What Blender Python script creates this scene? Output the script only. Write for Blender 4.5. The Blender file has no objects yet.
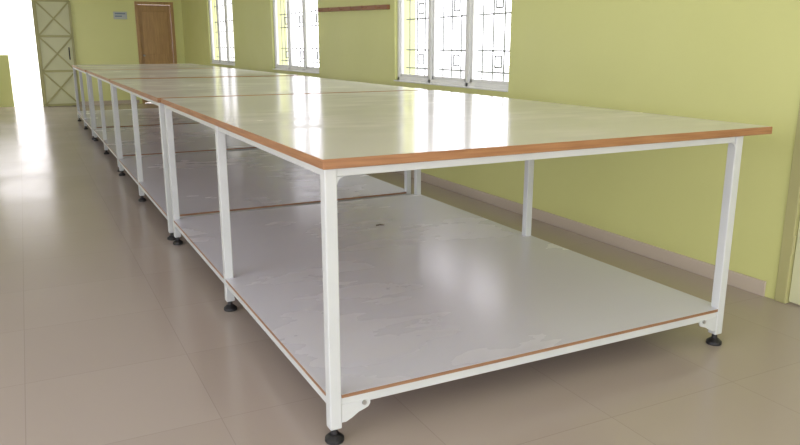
import bpy, bmesh, math, random
from mathutils import Vector, Matrix
random.seed(4)
S = bpy.context.scene
S.view_settings.view_transform = 'Standard'
S.view_settings.look = 'None'

# ------------------------------------------------------------------ materials
def mat(name, col, rough=0.5, metal=0.0, spec=0.5, coat=0.0, coat_r=0.1):
    m = bpy.data.materials.new(name); m.use_nodes = True
    b = m.node_tree.nodes['Principled BSDF']
    b.inputs['Base Color'].default_value = (*col, 1)
    b.inputs['Roughness'].default_value = rough
    b.inputs['Metallic'].default_value = metal
    b.inputs['Specular IOR Level'].default_value = spec
    b.inputs['Coat Weight'].default_value = coat
    b.inputs['Coat Roughness'].default_value = coat_r
    return m

def noisy(m, c1, c2, scale=3.0, detail=4, stretch=(1, 1, 1), r1=None, r2=None, rscale=6, rdetail=2, bump=0.0, bscale=60):
    nt = m.node_tree; N = nt.nodes; L = nt.links; b = N['Principled BSDF']
    geo = N.new('ShaderNodeNewGeometry')
    mp = N.new('ShaderNodeMapping'); mp.inputs['Scale'].default_value = stretch
    L.new(geo.outputs['Position'], mp.inputs['Vector'])
    n = N.new('ShaderNodeTexNoise'); n.inputs['Scale'].default_value = scale; n.inputs['Detail'].default_value = detail
    L.new(mp.outputs['Vector'], n.inputs['Vector'])
    r = N.new('ShaderNodeValToRGB')
    r.color_ramp.elements[0].position = 0.3; r.color_ramp.elements[0].color = (*c1, 1)
    r.color_ramp.elements[1].position = 0.7; r.color_ramp.elements[1].color = (*c2, 1)
    L.new(n.outputs['Fac'], r.inputs['Fac']); L.new(r.outputs['Color'], b.inputs['Base Color'])
    if r1 is not None:
        n2 = N.new('ShaderNodeTexNoise'); n2.inputs['Scale'].default_value = rscale; n2.inputs['Detail'].default_value = rdetail
        L.new(geo.outputs['Position'], n2.inputs['Vector'])
        mr = N.new('ShaderNodeMapRange'); mr.inputs['From Min'].default_value = 0.3; mr.inputs['From Max'].default_value = 0.7
        mr.inputs['To Min'].default_value = r1; mr.inputs['To Max'].default_value = r2
        L.new(n2.outputs['Fac'], mr.inputs['Value']); L.new(mr.outputs['Result'], b.inputs['Roughness'])
    if bump:
        n3 = N.new('ShaderNodeTexNoise'); n3.inputs['Scale'].default_value = bscale
        L.new(geo.outputs['Position'], n3.inputs['Vector'])
        bp = N.new('ShaderNodeBump'); bp.inputs['Strength'].default_value = bump; bp.inputs['Distance'].default_value = 0.004
        L.new(n3.outputs['Fac'], bp.inputs['Height']); L.new(bp.outputs['Normal'], b.inputs['Normal'])
    return m

def smudged(m, dust, amount, r0, r1):
    """dusty wipe marks: masked, streaky noise mixes a dust tone and raises the roughness"""
    nt = m.node_tree; N = nt.nodes; L = nt.links; b = N['Principled BSDF']
    base = tuple(b.inputs['Base Color'].default_value)
    geo = N.new('ShaderNodeNewGeometry')
    mp = N.new('ShaderNodeMapping'); mp.inputs['Rotation'].default_value = (0, 0, .6); mp.inputs['Scale'].default_value = (1.0, 2.4, 1)
    L.new(geo.outputs['Position'], mp.inputs['Vector'])
    n = N.new('ShaderNodeTexNoise'); n.inputs['Scale'].default_value = 2.6; n.inputs['Detail'].default_value = 4; n.inputs['Distortion'].default_value = .3
    L.new(mp.outputs['Vector'], n.inputs['Vector'])
    n2 = N.new('ShaderNodeTexNoise'); n2.inputs['Scale'].default_value = 1.3; n2.inputs['Detail'].default_value = 1
    L.new(geo.outputs['Position'], n2.inputs['Vector'])
    a = N.new('ShaderNodeMapRange'); a.inputs['From Min'].default_value = .42; a.inputs['From Max'].default_value = .78; L.new(n.outputs['Fac'], a.inputs['Value'])
    c = N.new('ShaderNodeMapRange'); c.inputs['From Min'].default_value = .42; c.inputs['From Max'].default_value = .62; L.new(n2.outputs['Fac'], c.inputs['Value'])
    mu = N.new('ShaderNodeMath'); mu.operation = 'MULTIPLY'; L.new(a.outputs['Result'], mu.inputs[0]); L.new(c.outputs['Result'], mu.inputs[1])
    mr = N.new('ShaderNodeMapRange'); mr.inputs['To Min'].default_value = r0; mr.inputs['To Max'].default_value = r1
    L.new(mu.outputs[0], mr.inputs['Value']); L.new(mr.outputs['Result'], b.inputs['Roughness'])
    am = N.new('ShaderNodeMath'); am.operation = 'MULTIPLY'; am.inputs[1].default_value = amount; L.new(mu.outputs[0], am.inputs[0])
    mx = N.new('ShaderNodeMixRGB'); mx.inputs['Color1'].default_value = base; mx.inputs['Color2'].default_value = (*dust, 1)
    L.new(am.outputs[0], mx.inputs['Fac']); L.new(mx.outputs['Color'], b.inputs['Base Color'])
    return m

M_wall = noisy(mat('green_wall_paint', (.55, .6, .17)), (.66, .69, .27), (.69, .72, .29), 1.2, 5, r1=.36, r2=.48, rscale=2, bump=.25, bscale=18)
M_wallb = noisy(mat('green_wall_paint_daylit', (.55, .6, .17)), (.80, .83, .36), (.83, .86, .38), 1.2, 5, r1=.36, r2=.48, rscale=2, bump=.25, bscale=18)  # wall green lightened for back wall; its stronger daylight is in the colour
M_ceil = mat('ceiling_whitewash', (.82, .82, .82), .8)
M_lam = smudged(mat('white_laminate', (.82, .825, .81), .15), (.70, .68, .64), .3, .16, .32)
M_shelf = smudged(mat('grey_laminate', (.75, .78, .88), .28), (.82, .82, .84), .35, .24, .38)
M_ply = noisy(mat('wood_edge', (.35, .15, .05), .45), (.28, .125, .05), (.42, .21, .09), 14, 4, stretch=(.4, .4, 8))
M_ply2 = noisy(mat('ply_edge', (.35, .17, .07), .5), (.24, .12, .06), (.36, .20, .10), 14, 4, stretch=(.4, .4, 8))
M_steel = noisy(mat('white_painted_steel', (.72, .75, .72), .35), (.57, .605, .59), (.63, .66, .645), 5, 3)
M_rubber = mat('black_rubber', (.012, .012, .013), .45)
M_bolt = mat('zinc_bolt', (.5, .5, .48), .35, .9)
M_winframe = mat('window_frame_paint', (.8, .82, .78), .4)
M_grille = mat('grille_paint', (.26, .29, .26), .5)
M_door = noisy(mat('door_panel_paint', (.5, .55, .28), .4), (.66, .68, .42), (.70, .72, .46), 2, 3)
M_doorframe = mat('door_frame_paint', (.46, .45, .20), .4)
M_wood = noisy(mat('brown_door', (.25, .11, .04), .4), (.45, .27, .11), (.56, .35, .15), 6, 4, stretch=(6, 6, .6))
M_rail = mat('rail_wood', (.30, .13, .06), .4)
M_skirt = mat('skirting_tile', (.60, .53, .42), .2)
M_out = mat('outside_concrete', (.6, .58, .55), .8)
M_white = mat('sky_blocker_white', (.86, .86, .84), .8)  # for the added wall that screens sky beyond the back door
M_sign = mat('sign_board', (.55, .6, .6), .4)
M_sign2 = mat('sign_print', (.12, .2, .3), .5)

# floor tiles
M_floor = mat('floor_tiles', (.3, .24, .2), .16)
nt = M_floor.node_tree; N = nt.nodes; L = nt.links; b = N['Principled BSDF']
geo = N.new('ShaderNodeNewGeometry')
mp = N.new('ShaderNodeMapping'); mp.inputs['Location'].default_value = (.12, .1, 0)
L.new(geo.outputs['Position'], mp.inputs['Vector'])
br = N.new('ShaderNodeTexBrick'); br.offset = 0; br.squash = 1
br.inputs['Scale'].default_value = 1; br.inputs['Brick Width'].default_value = .6; br.inputs['Row Height'].default_value = .6
br.inputs['Mortar Size'].default_value = .0015; br.inputs['Mortar Smooth'].default_value = .2
br.inputs['Color1'].default_value = (.465, .405, .355, 1); br.inputs['Color2'].default_value = (.485, .425, .375, 1)
br.inputs['Mortar'].default_value = (.39, .34, .30, 1)
L.new(mp.outputs['Vector'], br.inputs['Vector'])
L.new(br.outputs['Color'], b.inputs['Base Color'])
nz = N.new('ShaderNodeTexNoise'); nz.inputs['Scale'].default_value = 1.2; nz.inputs['Detail'].default_value = 2
L.new(geo.outputs['Position'], nz.inputs['Vector'])
mr = N.new('ShaderNodeMapRange'); mr.inputs['From Min'].default_value = .3; mr.inputs['From Max'].default_value = .7
mr.inputs['To Min'].default_value = .18; mr.inputs['To Max'].default_value = .24
L.new(nz.outputs['Fac'], mr.inputs['Value']); L.new(mr.outputs['Result'], b.inputs['Roughness'])

# ------------------------------------------------------------------ helpers
def link(o, parent=None):
    S.collection.objects.link(o)
    if parent: o.parent = parent
    return o

def empty(name, loc=(0, 0, 0)):
    e = bpy.data.objects.new(name, None); e.location = loc; e.empty_display_size = .1
    S.collection.objects.link(e); return e

def addbox(bm, a, c, M=None, top=None):
    vs = [bm.verts.new(Vector((x, y, z))) for x in (a[0], c[0]) for y in (a[1], c[1]) for z in (a[2], c[2])]
    if M is not None:
        for v in vs: v.co = M @ v.co
    for f in ((0, 1, 3, 2), (4, 6, 7, 5), (0, 4, 5, 1), (2, 3, 7, 6), (0, 2, 6, 4), (1, 5, 7, 3)):
        fc = bm.faces.new([vs[i] for i in f])
        if top is not None and f == (1, 5, 7, 3): fc.material_index = top

def finish(bm, name, m, parent=None, bevel=0, smooth=False, seg=2, m2=None):
    bmesh.ops.recalc_face_normals(bm, faces=bm.faces)
    me = bpy.data.meshes.new(name); bm.to_mesh(me); bm.free()
    me.materials.append(m)
    if m2: me.materials.append(m2)
    o = bpy.data.objects.new(name, me); link(o, parent)
    if smooth:
        for p in me.polygons: p.use_smooth = True
    if bevel:
        md = o.modifiers.new('bevel', 'BEVEL'); md.width = bevel; md.segments = seg; md.limit_method = 'ANGLE'
        if m2: md.material = 0
    return o

def boxes(name, lst, m, parent=None, bevel=0):
    bm = bmesh.new()
    for a, c in lst: addbox(bm, a, c)
    return finish(bm, name, m, parent, bevel)

def rod(bm, p, q, r, n=12):
    p = Vector(p); q = Vector(q); d = q - p
    M = Matrix.Translation((p + q) / 2) @ d.to_track_quat('Z', 'Y').to_matrix().to_4x4()
    bmesh.ops.create_cone(bm, cap_ends=True, segments=n, radius1=r, radius2=r, depth=d.length, matrix=M)

def lathe(name, prof, loc, m, parent=None, n=24):
    bm = bmesh.new(); rings = []
    for r, z in prof:
        rings.append([bm.verts.new((loc[0] + r * math.cos(2 * math.pi * i / n), loc[1] + r * math.sin(2 * math.pi * i / n), loc[2] + z)) for i in range(n)])
    for a, c in zip(rings, rings[1:]):
        for i in range(n): bm.faces.new((a[i], a[(i + 1) % n], c[(i + 1) % n], c[i]))
    bm.faces.new(rings[0][::-1]); bm.faces.new(rings[-1])
    return finish(bm, name, m, parent)

# ------------------------------------------------------------------ room
XL, XR, Y0, Y1, H, T = -3.2, 3.25, -3.0, 17.0, 3.1, .23
def wall_open_y(name, x0, x1, ya, yb, openings, m):
    L_ = []; y = ya
    for (a, c, z0, z1) in sorted(openings):
        L_.append(((x0, y, 0), (x1, a, H)))
        if z0 > 0: L_.append(((x0, a, 0), (x1, c, z0)))
        L_.append(((x0, a, z1), (x1, c, H)))
        y = c
    L_.append(((x0, y, 0), (x1, yb, H)))
    return boxes(name, L_, m)
def wall_open_x(name, y0, y1, xa, xb, openings, m):
    L_ = []; x = xa
    for (a, c, z0, z1) in sorted(openings):
        L_.append(((x, y0, 0), (a, y1, H)))
        if z0 > 0: L_.append(((a, y0, 0), (c, y1, z0)))
        L_.append(((a, y0, z1), (c, y1, H)))
        x = c
    L_.append(((x, y0, 0), (xb, y1, H)))
    return boxes(name, L_, m)

WZ0, WZ1 = .90, 2.25
WR = [(4.6, 6.52), (8.6, 10.48), (12.65, 14.5)]
WL = [(4.2, 6.8), (8.2, 10.9), (12.2, 15.9)]  # unseen windows, widened to bring more daylight to the far end
GL = (-2.2, 2.8, 0, 2.6)       # unseen wide opening on left wall, added to let in fill daylight
GF = (-2.6, 2.7, 0, 2.75)      # unseen wide opening behind camera, cut large for more indoor fill
RD = (1.25, 2.235, 0, 2.15)
wall_open_y('wall_right', XR, XR + T, Y0, Y1 + T, [(a, c, WZ0, WZ1) for a, c in WR] + [RD], M_wall)
wall_open_y('wall_left', XL - T, XL, Y0, Y1 + T, [(a, c, WZ0, WZ1) for a, c in WL] + [GL], M_wall)
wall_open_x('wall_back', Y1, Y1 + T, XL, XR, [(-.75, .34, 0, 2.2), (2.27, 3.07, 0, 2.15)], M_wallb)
wall_open_x('wall_front', Y0 - T, Y0, XL - T, XR + T, [GF], M_wall)
boxes('floor', [((XL - T, Y0 - T, -.1), (XR + T, Y1 + T, 0))], M_floor)
boxes('ceiling', [((XL - T, Y0 - T, H), (XR + T, Y1 + T, H + .12))], M_ceil)
boxes('baseboard_right', [((XR - .01, Y0, 0), (XR, RD[0] - .06, .08)), ((XR - .01, RD[1] + .06, 0), (XR, Y1, .08))], M_skirt, bevel=.002)
boxes('baseboard_left', [((XL, GL[1], 0), (XL + .01, Y1, .08))], M_skirt, bevel=.002)
boxes('baseboard_back', [((XL, Y1 - .01, 0), (-.80, Y1, .08)), ((.39, Y1 - .01, 0), (2.21, Y1, .08))], M_skirt, bevel=.002)

# outside
boxes('outside_ground', [((-30, -30, -.32), (40, 45, -.22))], M_out)
boxes('veranda_slab', [((-3, Y1 + T, -.22), (2.5, Y1 + T + 2.2, -.02))], M_out)
boxes('veranda_parapet', [((-1.6, Y1 + T + .02, -.02), (-.235, Y1 + T + .14, 1.05))], M_wall, bevel=.01)
boxes('sky_blocker_wall', [((-7, 24, -.22), (7, 24.2, 3.6)), ((-7.05, 23.95, 3.6), (7.05, 24.25, 3.7))], M_white)  # added white wall, hides bright sky behind back door to soften floor glare

# windows -----------------------------------------------------------
def window(idx, xin, y0, y1, out):
    e = empty('window_%d' % idx, (0, 0, 0))
    xf = xin + out * .03; xb = xin + out * .08
    xa, xc = min(xf, xb), max(xf, xb)
    bm = bmesh.new(); w = .045
    z0, z1 = WZ0, WZ1
    addbox(bm, (xa, y0, z0), (xc, y0 + w, z1)); addbox(bm, (xa, y1 - w, z0), (xc, y1, z1))
    addbox(bm, (xa, y0, z0), (xc, y1, z0 + w)); addbox(bm, (xa, y0, z1 - w), (xc, y1, z1))
    n = 3; W = (y1 - y0)
    for i in range(1, n):
        yy = y0 + W * i / n; addbox(bm, (xa, yy - .022, z0), (xc, yy + .022, z1))
    finish(bm, 'frame', M_winframe, e, .004)
    bm = bmesh.new(); xm = (xa + xc) / 2
    for i in range(n):
        a = y0 + W * i / n + .03; c = y0 + W * (i + 1) / n - .03; t = .028
        lo, hi = z0 + w, z1 - w
        addbox(bm, (xm - .012, a, lo), (xm + .012, a + t, hi)); addbox(bm, (xm - .012, c - t, lo), (xm + .012, c, hi))
        addbox(bm, (xm - .012, a, lo), (xm + .012, c, lo + t)); addbox(bm, (xm - .012, a, hi - t), (xm + .012, c, hi))
    finish(bm, 'leaf_frames', M_winframe, e, .003)
    bm = bmesh.new(); xg = xin + out * .12; r = .007
    for i in range(n):
        a = y0 + W * i / n + .02; c = y0 + W * (i + 1) / n - .02; ww = c - a
        lo, hi = z0 + .0, z1
        for k in (0.12, .37, .63, .88):
            rod(bm, (xg, a + ww * k, lo), (xg, a + ww * k, hi), r, 8)
        for zz in (lo + .13, lo + .30, (lo + hi) / 2 - .09, (lo + hi) / 2 + .09, hi - .30, hi - .13):
            rod(bm, (xg, a, zz), (xg, c, zz), r, 8)
        for zc in (lo + .215, (lo + hi) / 2, hi - .215):
            q = .045
            ym = (a + c) / 2
            for p1, p2 in (((-q, -q), (q, -q)), ((q, -q), (q, q)), ((q, q), (-q, q)), ((-q, q), (-q, -q))):
                rod(bm, (xg, ym + p1[0], zc + p1[1]), (xg, ym + p2[0], zc + p2[1]), r, 8)
    finish(bm, 'grille', M_grille, e)
    s0, s1 = sorted((xin - out * .015, xin + out * T))
    boxes('sill', [((s0, y0 + .001, z0 - .0), (s1, y1 - .001, z0 + .012))], M_winframe, e, .003)
k = 1
for a, c in WR: window(k, XR, a, c, 1); k += 1
for a, c in WL: window(k, XL, a, c, -1); k += 1

# doors -------------------------------------------------------------
e = empty('door_1')
x0 = XR - .012
boxes('frame', [((x0, RD[1] - .06, 0), (XR + .12, RD[1], RD[3])), ((x0, RD[0], 0), (XR + .12, RD[0] + .06, RD[3])),
                ((x0, RD[0] + .06, RD[3] - .06), (XR + .12, RD[1] - .06, RD[3]))], M_doorframe, e, .004)
boxes('leaf', [((XR + .03, RD[0] + .062, .01), (XR + .07, RD[1] - .062, RD[3] - .062))], M_door, e, .003)
st = []
ya, yb = RD[0] + .062, RD[1] - .062
for a, c in ((.01, .12), (.98, 1.10), (1.98, 2.086)): st.append(((XR + .01, ya + .09, a), (XR + .032, yb - .09, c)))
st += [((XR + .01, ya, .01), (XR + .032, ya + .09, 2.086)), ((XR + .01, yb - .09, .01), (XR + .032, yb, 2.086))]
boxes('stiles_and_rails', st, M_door, e, .004)
bm = bmesh.new()
for z in (.3, 1.1, 1.85): rod(bm, (XR - .004, yb + .004, z - .05), (XR - .004, yb + .004, z + .05), .009)
finish(bm, 'hinges', M_doorframe, e)
bm = bmesh.new(); rod(bm, (XR - .02, yb - .12, 1.15), (XR - .02, yb - .12, 1.45), .01)
rod(bm, (XR - .02, yb - .12, 1.17), (XR + .02, yb - .12, 1.17), .008); rod(bm, (XR - .02, yb - .12, 1.43), (XR + .02, yb - .12, 1.43), .008)
finish(bm, 'bolt', M_grille, e)

e = empty('door_2')
boxes('frame', [((2.27, Y1 - .02, 0), (2.33, Y1 + .12, 2.15)), ((3.01, Y1 - .02, 0), (3.07, Y1 + .12, 2.15)), ((2.33, Y1 - .02, 2.09), (3.01, Y1 + .12, 2.15))], M_wood, e, .004)
boxes('leaf', [((2.335, Y1 + .03, .01), (3.005, Y1 + .065, 2.085))], M_wood, e, .003)
boxes('mouldings', [((2.40, Y1 + .018, a), (2.94, Y1 + .032, c)) for a, c in ((.15, .9), (1.05, 1.95))], M_wood, e, .008)
lathe('knob', [(.012, 0), (.025, .01), (.028, .03), (.015, .045)], (2.39, Y1 + .0, 1.0), M_bolt, e)

e = empty('door_3')
boxes('frame', [((.30, Y1 - .01, 0), (.34, Y1 + .1, 2.2)), ((-.75, Y1 - .01, 0), (-.71, Y1 + .1, 2.2)), ((-.71, Y1 - .01, 2.16), (.30, Y1 + .1, 2.2))], M_doorframe, e, .003)
bm = bmesh.new(); a, c, yy = .35, .99, Y1 - .05
def flat(bm, p, q, w=.045, t=.02, y=yy):
    p = Vector((p[0], y, p[1])); q = Vector((q[0], y, q[1])); d = q - p
    ang = math.atan2(d.z, d.x)
    M = Matrix.Translation((p + q) / 2) @ Matrix.Rotation(-ang, 4, 'Y')
    addbox(bm, (-d.length / 2, -t / 2, -w / 2), (d.length / 2, t / 2, w / 2), M)
zz = [.03, .72, 1.42, 2.12]
flat(bm, (a, .03), (a, 2.12)); flat(bm, (c, .03), (c, 2.12))
for z in zz: flat(bm, (a, z), (c, z))
for z1_, z2_ in zip(zz, zz[1:]):
    flat(bm, (a, z1_), (c, z2_), .03); flat(bm, (a, z2_), (c, z1_), .03, y=yy + .004)
finish(bm, 'leaf_bracing', M_doorframe, e, .002)
boxes('leaf_sheet', [((a, Y1 - .038, .02), (c, Y1 - .03, 2.13))], M_door, e)
bm = bmesh.new(); rod(bm, (.9, Y1 - .075, .95), (.9, Y1 - .075, 1.2), .012); finish(bm, 'bolt', M_rubber, e)

e = empty('wall_notice_board')
boxes('board', [((1.83, Y1 - .015, 1.78), (2.10, Y1 - .001, 1.93))], M_sign, e, .003)
boxes('print', [((1.86, Y1 - .018, 1.88), (2.07, Y1 - .0151, 1.90)), ((1.86, Y1 - .018, 1.83), (2.0, Y1 - .0151, 1.85))], M_sign2, e)

e = empty('wall_coat_rail')
bm = bmesh.new()
pA = Vector((XR - .02, 6.62, 1.605)); pB = Vector((XR - .02, 8.5, 1.65))
M = Matrix.Translation((pA + pB) / 2) @ Matrix.Rotation(math.atan2(pB.z - pA.z, pB.y - pA.y), 4, 'X')
Ln = (pB - pA).length / 2
addbox(bm, (-.018, -Ln, -.022), (.02, Ln, .022), M)
finish(bm, 'batten', M_rail, e, .004)
bm = bmesh.new()
for i in range(6):
    p = pA.lerp(pB, (i + .5) / 6) + Vector((-.018, 0, 0))
    rod(bm, p, p + Vector((-.04, 0, -.015)), .004, 8); rod(bm, p + Vector((-.04, 0, -.015)), p + Vector((-.05, 0, .02)), .004, 8)
finish(bm, 'hooks', M_rail, e)

# ------------------------------------------------------------------ tables
ZT = .925
def plate(bm, pts, corner, dx, dz, y, t):
    f = [bm.verts.new((corner[0] + dx * p[0], y, corner[1] + dz * p[1])) for p in pts]
    k_ = [bm.verts.new((corner[0] + dx * p[0], y + t, corner[1] + dz * p[1])) for p in pts]
    bm.faces.new(f); bm.faces.new(k_[::-1])
    for i in range(len(pts)):
        j = (i + 1) % len(pts); bm.faces.new((f[i], k_[i], k_[j], f[j]))
def gusset(bm, corner, dx, dz, y, size=.09, t=.006, n=8):
    pts = [(0, 0), (size, 0)]
    for i in range(1, n):
        a = math.pi / 2 * i / n
        pts.append((size - size * .92 * math.sin(a), size - size * .92 * math.cos(a)))
    pts.append((0, size))
    plate(bm, pts, corner, dx, dz, y, t)
def lobe(bm, corner, dx, y, w=.10, h=.062, t=.006):
    pts = [(0, 0), (w, 0), (w, h * .25), (w * .93, h * .42), (w * .8, h * .5), (w * .6, h * .6), (w * .35, h * .85), (w * .15, h), (0, h)]
    plate(bm, pts, corner, dx, -1, y, t)

def cutting_table(yn, length, dx=0, dz=0):
    e = empty('cutting_table', (0, 0, 0))
    xa, xb = .740 + dx, 2.68 + dx
    ya, yb = yn, yn + length
    zt = ZT + dz
    bm = bmesh.new(); addbox(bm, (xa, ya, zt - .030), (xb, yb, zt), top=1)
    finish(bm, 'tabletop', M_ply, e, .0025, m2=M_lam)
    w = .040
    lx = (.752 + dx, 2.50 + dx)
    ly = (ya + .02, (ya + yb) / 2 - w / 2, yb - .02 - w)
    n = 1
    zu = zt - .030
    for x in lx:
        for y in ly:
            boxes('leg_%d' % n, [((x, y, .048), (x + w, y + w, zu))], M_steel, e, .004)
            lathe('foot_%d' % n, [(.030, 0), (.032, .004), (.031, .014), (.020, .024), (.012, .028), (.010, .05), (.010, .06)], (x + w / 2, y + w / 2, 0), M_rubber, e)
            n += 1
    ap = .028
    L_ = []
    for x in lx: 
        L_.append(((x + .006, ly[0] + w, zu - ap), (x + w - .006, ly[1], zu)))
        L_.append(((x + .006, ly[1] + w, zu - ap), (x + w - .006, ly[2], zu)))
    for y in ly: L_.append(((lx[0] + w, y + .006, zu - ap), (lx[1], y + w - .006, zu)))
    boxes('top_frame', L_, M_steel, e, .003)
    zs = .166; th = .012; rz = .032
    L_ = []
    for x in lx:
        L_.append(((x + .004, ly[0] + w, zs - th - rz), (x + w - .004, ly[1], zs - th)))
        L_.append(((x + .004, ly[1] + w, zs - th - rz), (x + w - .004, ly[2], zs - th)))
    for y in ly: L_.append(((lx[0] + w, y + .004, zs - th - rz), (lx[1], y + w - .004, zs - th)))
    boxes('shelf_frame', L_, M_steel, e, .003)
    x0_, x1_ = lx[0], lx[1] + w
    g = .0006
    A, B = lx[0] + w + g, lx[1] - g
    y_ = [ly[0], ly[0] + w + g, ly[1] - g, ly[1] + w + g, ly[2] - g, ly[2] + w]
    left = [(A, y_[0]), (A, y_[1]), (x0_, y_[1]), (x0_, y_[2]), (A, y_[2]), (A, y_[3]), (x0_, y_[3]), (x0_, y_[4]), (A, y_[4]), (A, y_[5])]
    right = [(x0_ + x1_ - p[0], p[1]) for p in left][::-1]
    out = left + right
    bm = bmesh.new()
    t_ = [bm.verts.new((p[0], p[1], zs)) for p in out]; u_ = [bm.verts.new((p[0], p[1], zs - th)) for p in out]
    ft = bm.faces.new(t_); ft.material_index = 1; bm.faces.new(u_[::-1])
    for i in range(len(out)):
        j = (i + 1) % len(out); bm.faces.new((t_[i], u_[i], u_[j], t_[j]))
    finish(bm, 'lower_shelf', M_ply2, e, 0, m2=M_shelf)
    bm = bmesh.new()
    for y in (ly[0] + .002, ly[2] + w - .008):
        gusset(bm, (lx[0] + w, zu - ap), 1, -1, y, .022)
        gusset(bm, (lx[1], zu - ap), -1, -1, y, .022)
        lobe(bm, (lx[0] + w, zs - th - rz + .008), 1, y)
        lobe(bm, (lx[1], zs - th - rz + .008), -1, y)
    finish(bm, 'gussets', M_steel, e)
    bm = bmesh.new()
    for y, s in ((ly[0] + .002, -1), (ly[2] + w - .002, 1)):
        for xx in (lx[0] + w + .078, lx[1] - .078):
            rod(bm, (xx, y, zs - th - rz), (xx, y + s * .006, zs - th - rz), .008, 6)
    finish(bm, 'bolts', M_bolt, e)
    return e
PITCH = 2.895
cutting_table(1.95, 2.77)
cutting_table(1.95 + PITCH - .07, 2.80, -.012, .0)
cutting_table(1.95 + 2 * PITCH, 2.80, .0, 0)
cutting_table(1.95 + 3 * PITCH, 2.85, -.01, 0)

# small thread scrap left on the first shelf
def scrap(name, pts, z, m):
    bm = bmesh.new()
    t_ = [bm.verts.new((p[0], p[1], z + .003 + .002 * (i % 2))) for i, p in enumerate(pts)]
    u_ = [bm.verts.new((p[0], p[1], z)) for p in pts]
    bm.faces.new(t_); bm.faces.new(u_[::-1])
    for i in range(len(pts)):
        j = (i + 1) % len(pts); bm.faces.new((t_[i], u_[i], u_[j], t_[j]))
    return finish(bm, name, m)
M_scr = mat('dark_thread', (.10, .07, .05), .8)
scrap('thread_scrap', [(1.83, 3.93), (1.86, 3.94), (1.885, 3.93), (1.87, 3.95), (1.84, 3.955)], .166, M_scr)

# ------------------------------------------------------------------ light
W = bpy.data.worlds.new('world'); S.world = W; W.use_nodes = True
bg = W.node_tree.nodes['Background']; bg.inputs['Color'].default_value = (1.0, .97, 1.06, 1); bg.inputs['Strength'].default_value = 4.4

def portal(name, loc, rot, sx, sy):
    l = bpy.data.lights.new(name, 'AREA'); l.shape = 'RECTANGLE'; l.size = sx; l.size_y = sy
    l.cycles.is_portal = True
    o = bpy.data.objects.new(name, l); o.location = loc; o.rotation_euler = rot; link(o)
zc, hz = (WZ0 + WZ1) / 2, WZ1 - WZ0
R90 = math.radians(90)
for i, (a, c) in enumerate(WR): portal('window_daylight_portal', (XR + T, (a + c) / 2, zc), (0, R90, 0), hz, c - a)
for a, c in WL: portal('window_daylight_portal', (XL - T, (a + c) / 2, zc), (0, -R90, 0), hz, c - a)
portal('fill_opening_portal', (XL - T, (GL[0] + GL[1]) / 2, GL[3] / 2), (0, -R90, 0), GL[3], GL[1] - GL[0])
portal('fill_opening_portal', ((GF[0] + GF[1]) / 2, Y0 - T, GF[3] / 2), (R90, 0, 0), GF[1] - GF[0], GF[3])
portal('door_daylight_portal', (-.205, Y1 + T, 1.1), (-R90, 0, 0), 1.09, 2.2)

# ------------------------------------------------------------------ camera
cam = bpy.data.cameras.new('camera'); co = bpy.data.objects.new('camera', cam); link(co)
co.location = (0, 0, 1.245); co.rotation_euler = (math.radians(90 - 13.7), 0, math.radians(-26.9))
cam.lens = 728 * 36 / 800; cam.clip_start = .02; cam.clip_end = 200
S.camera = co
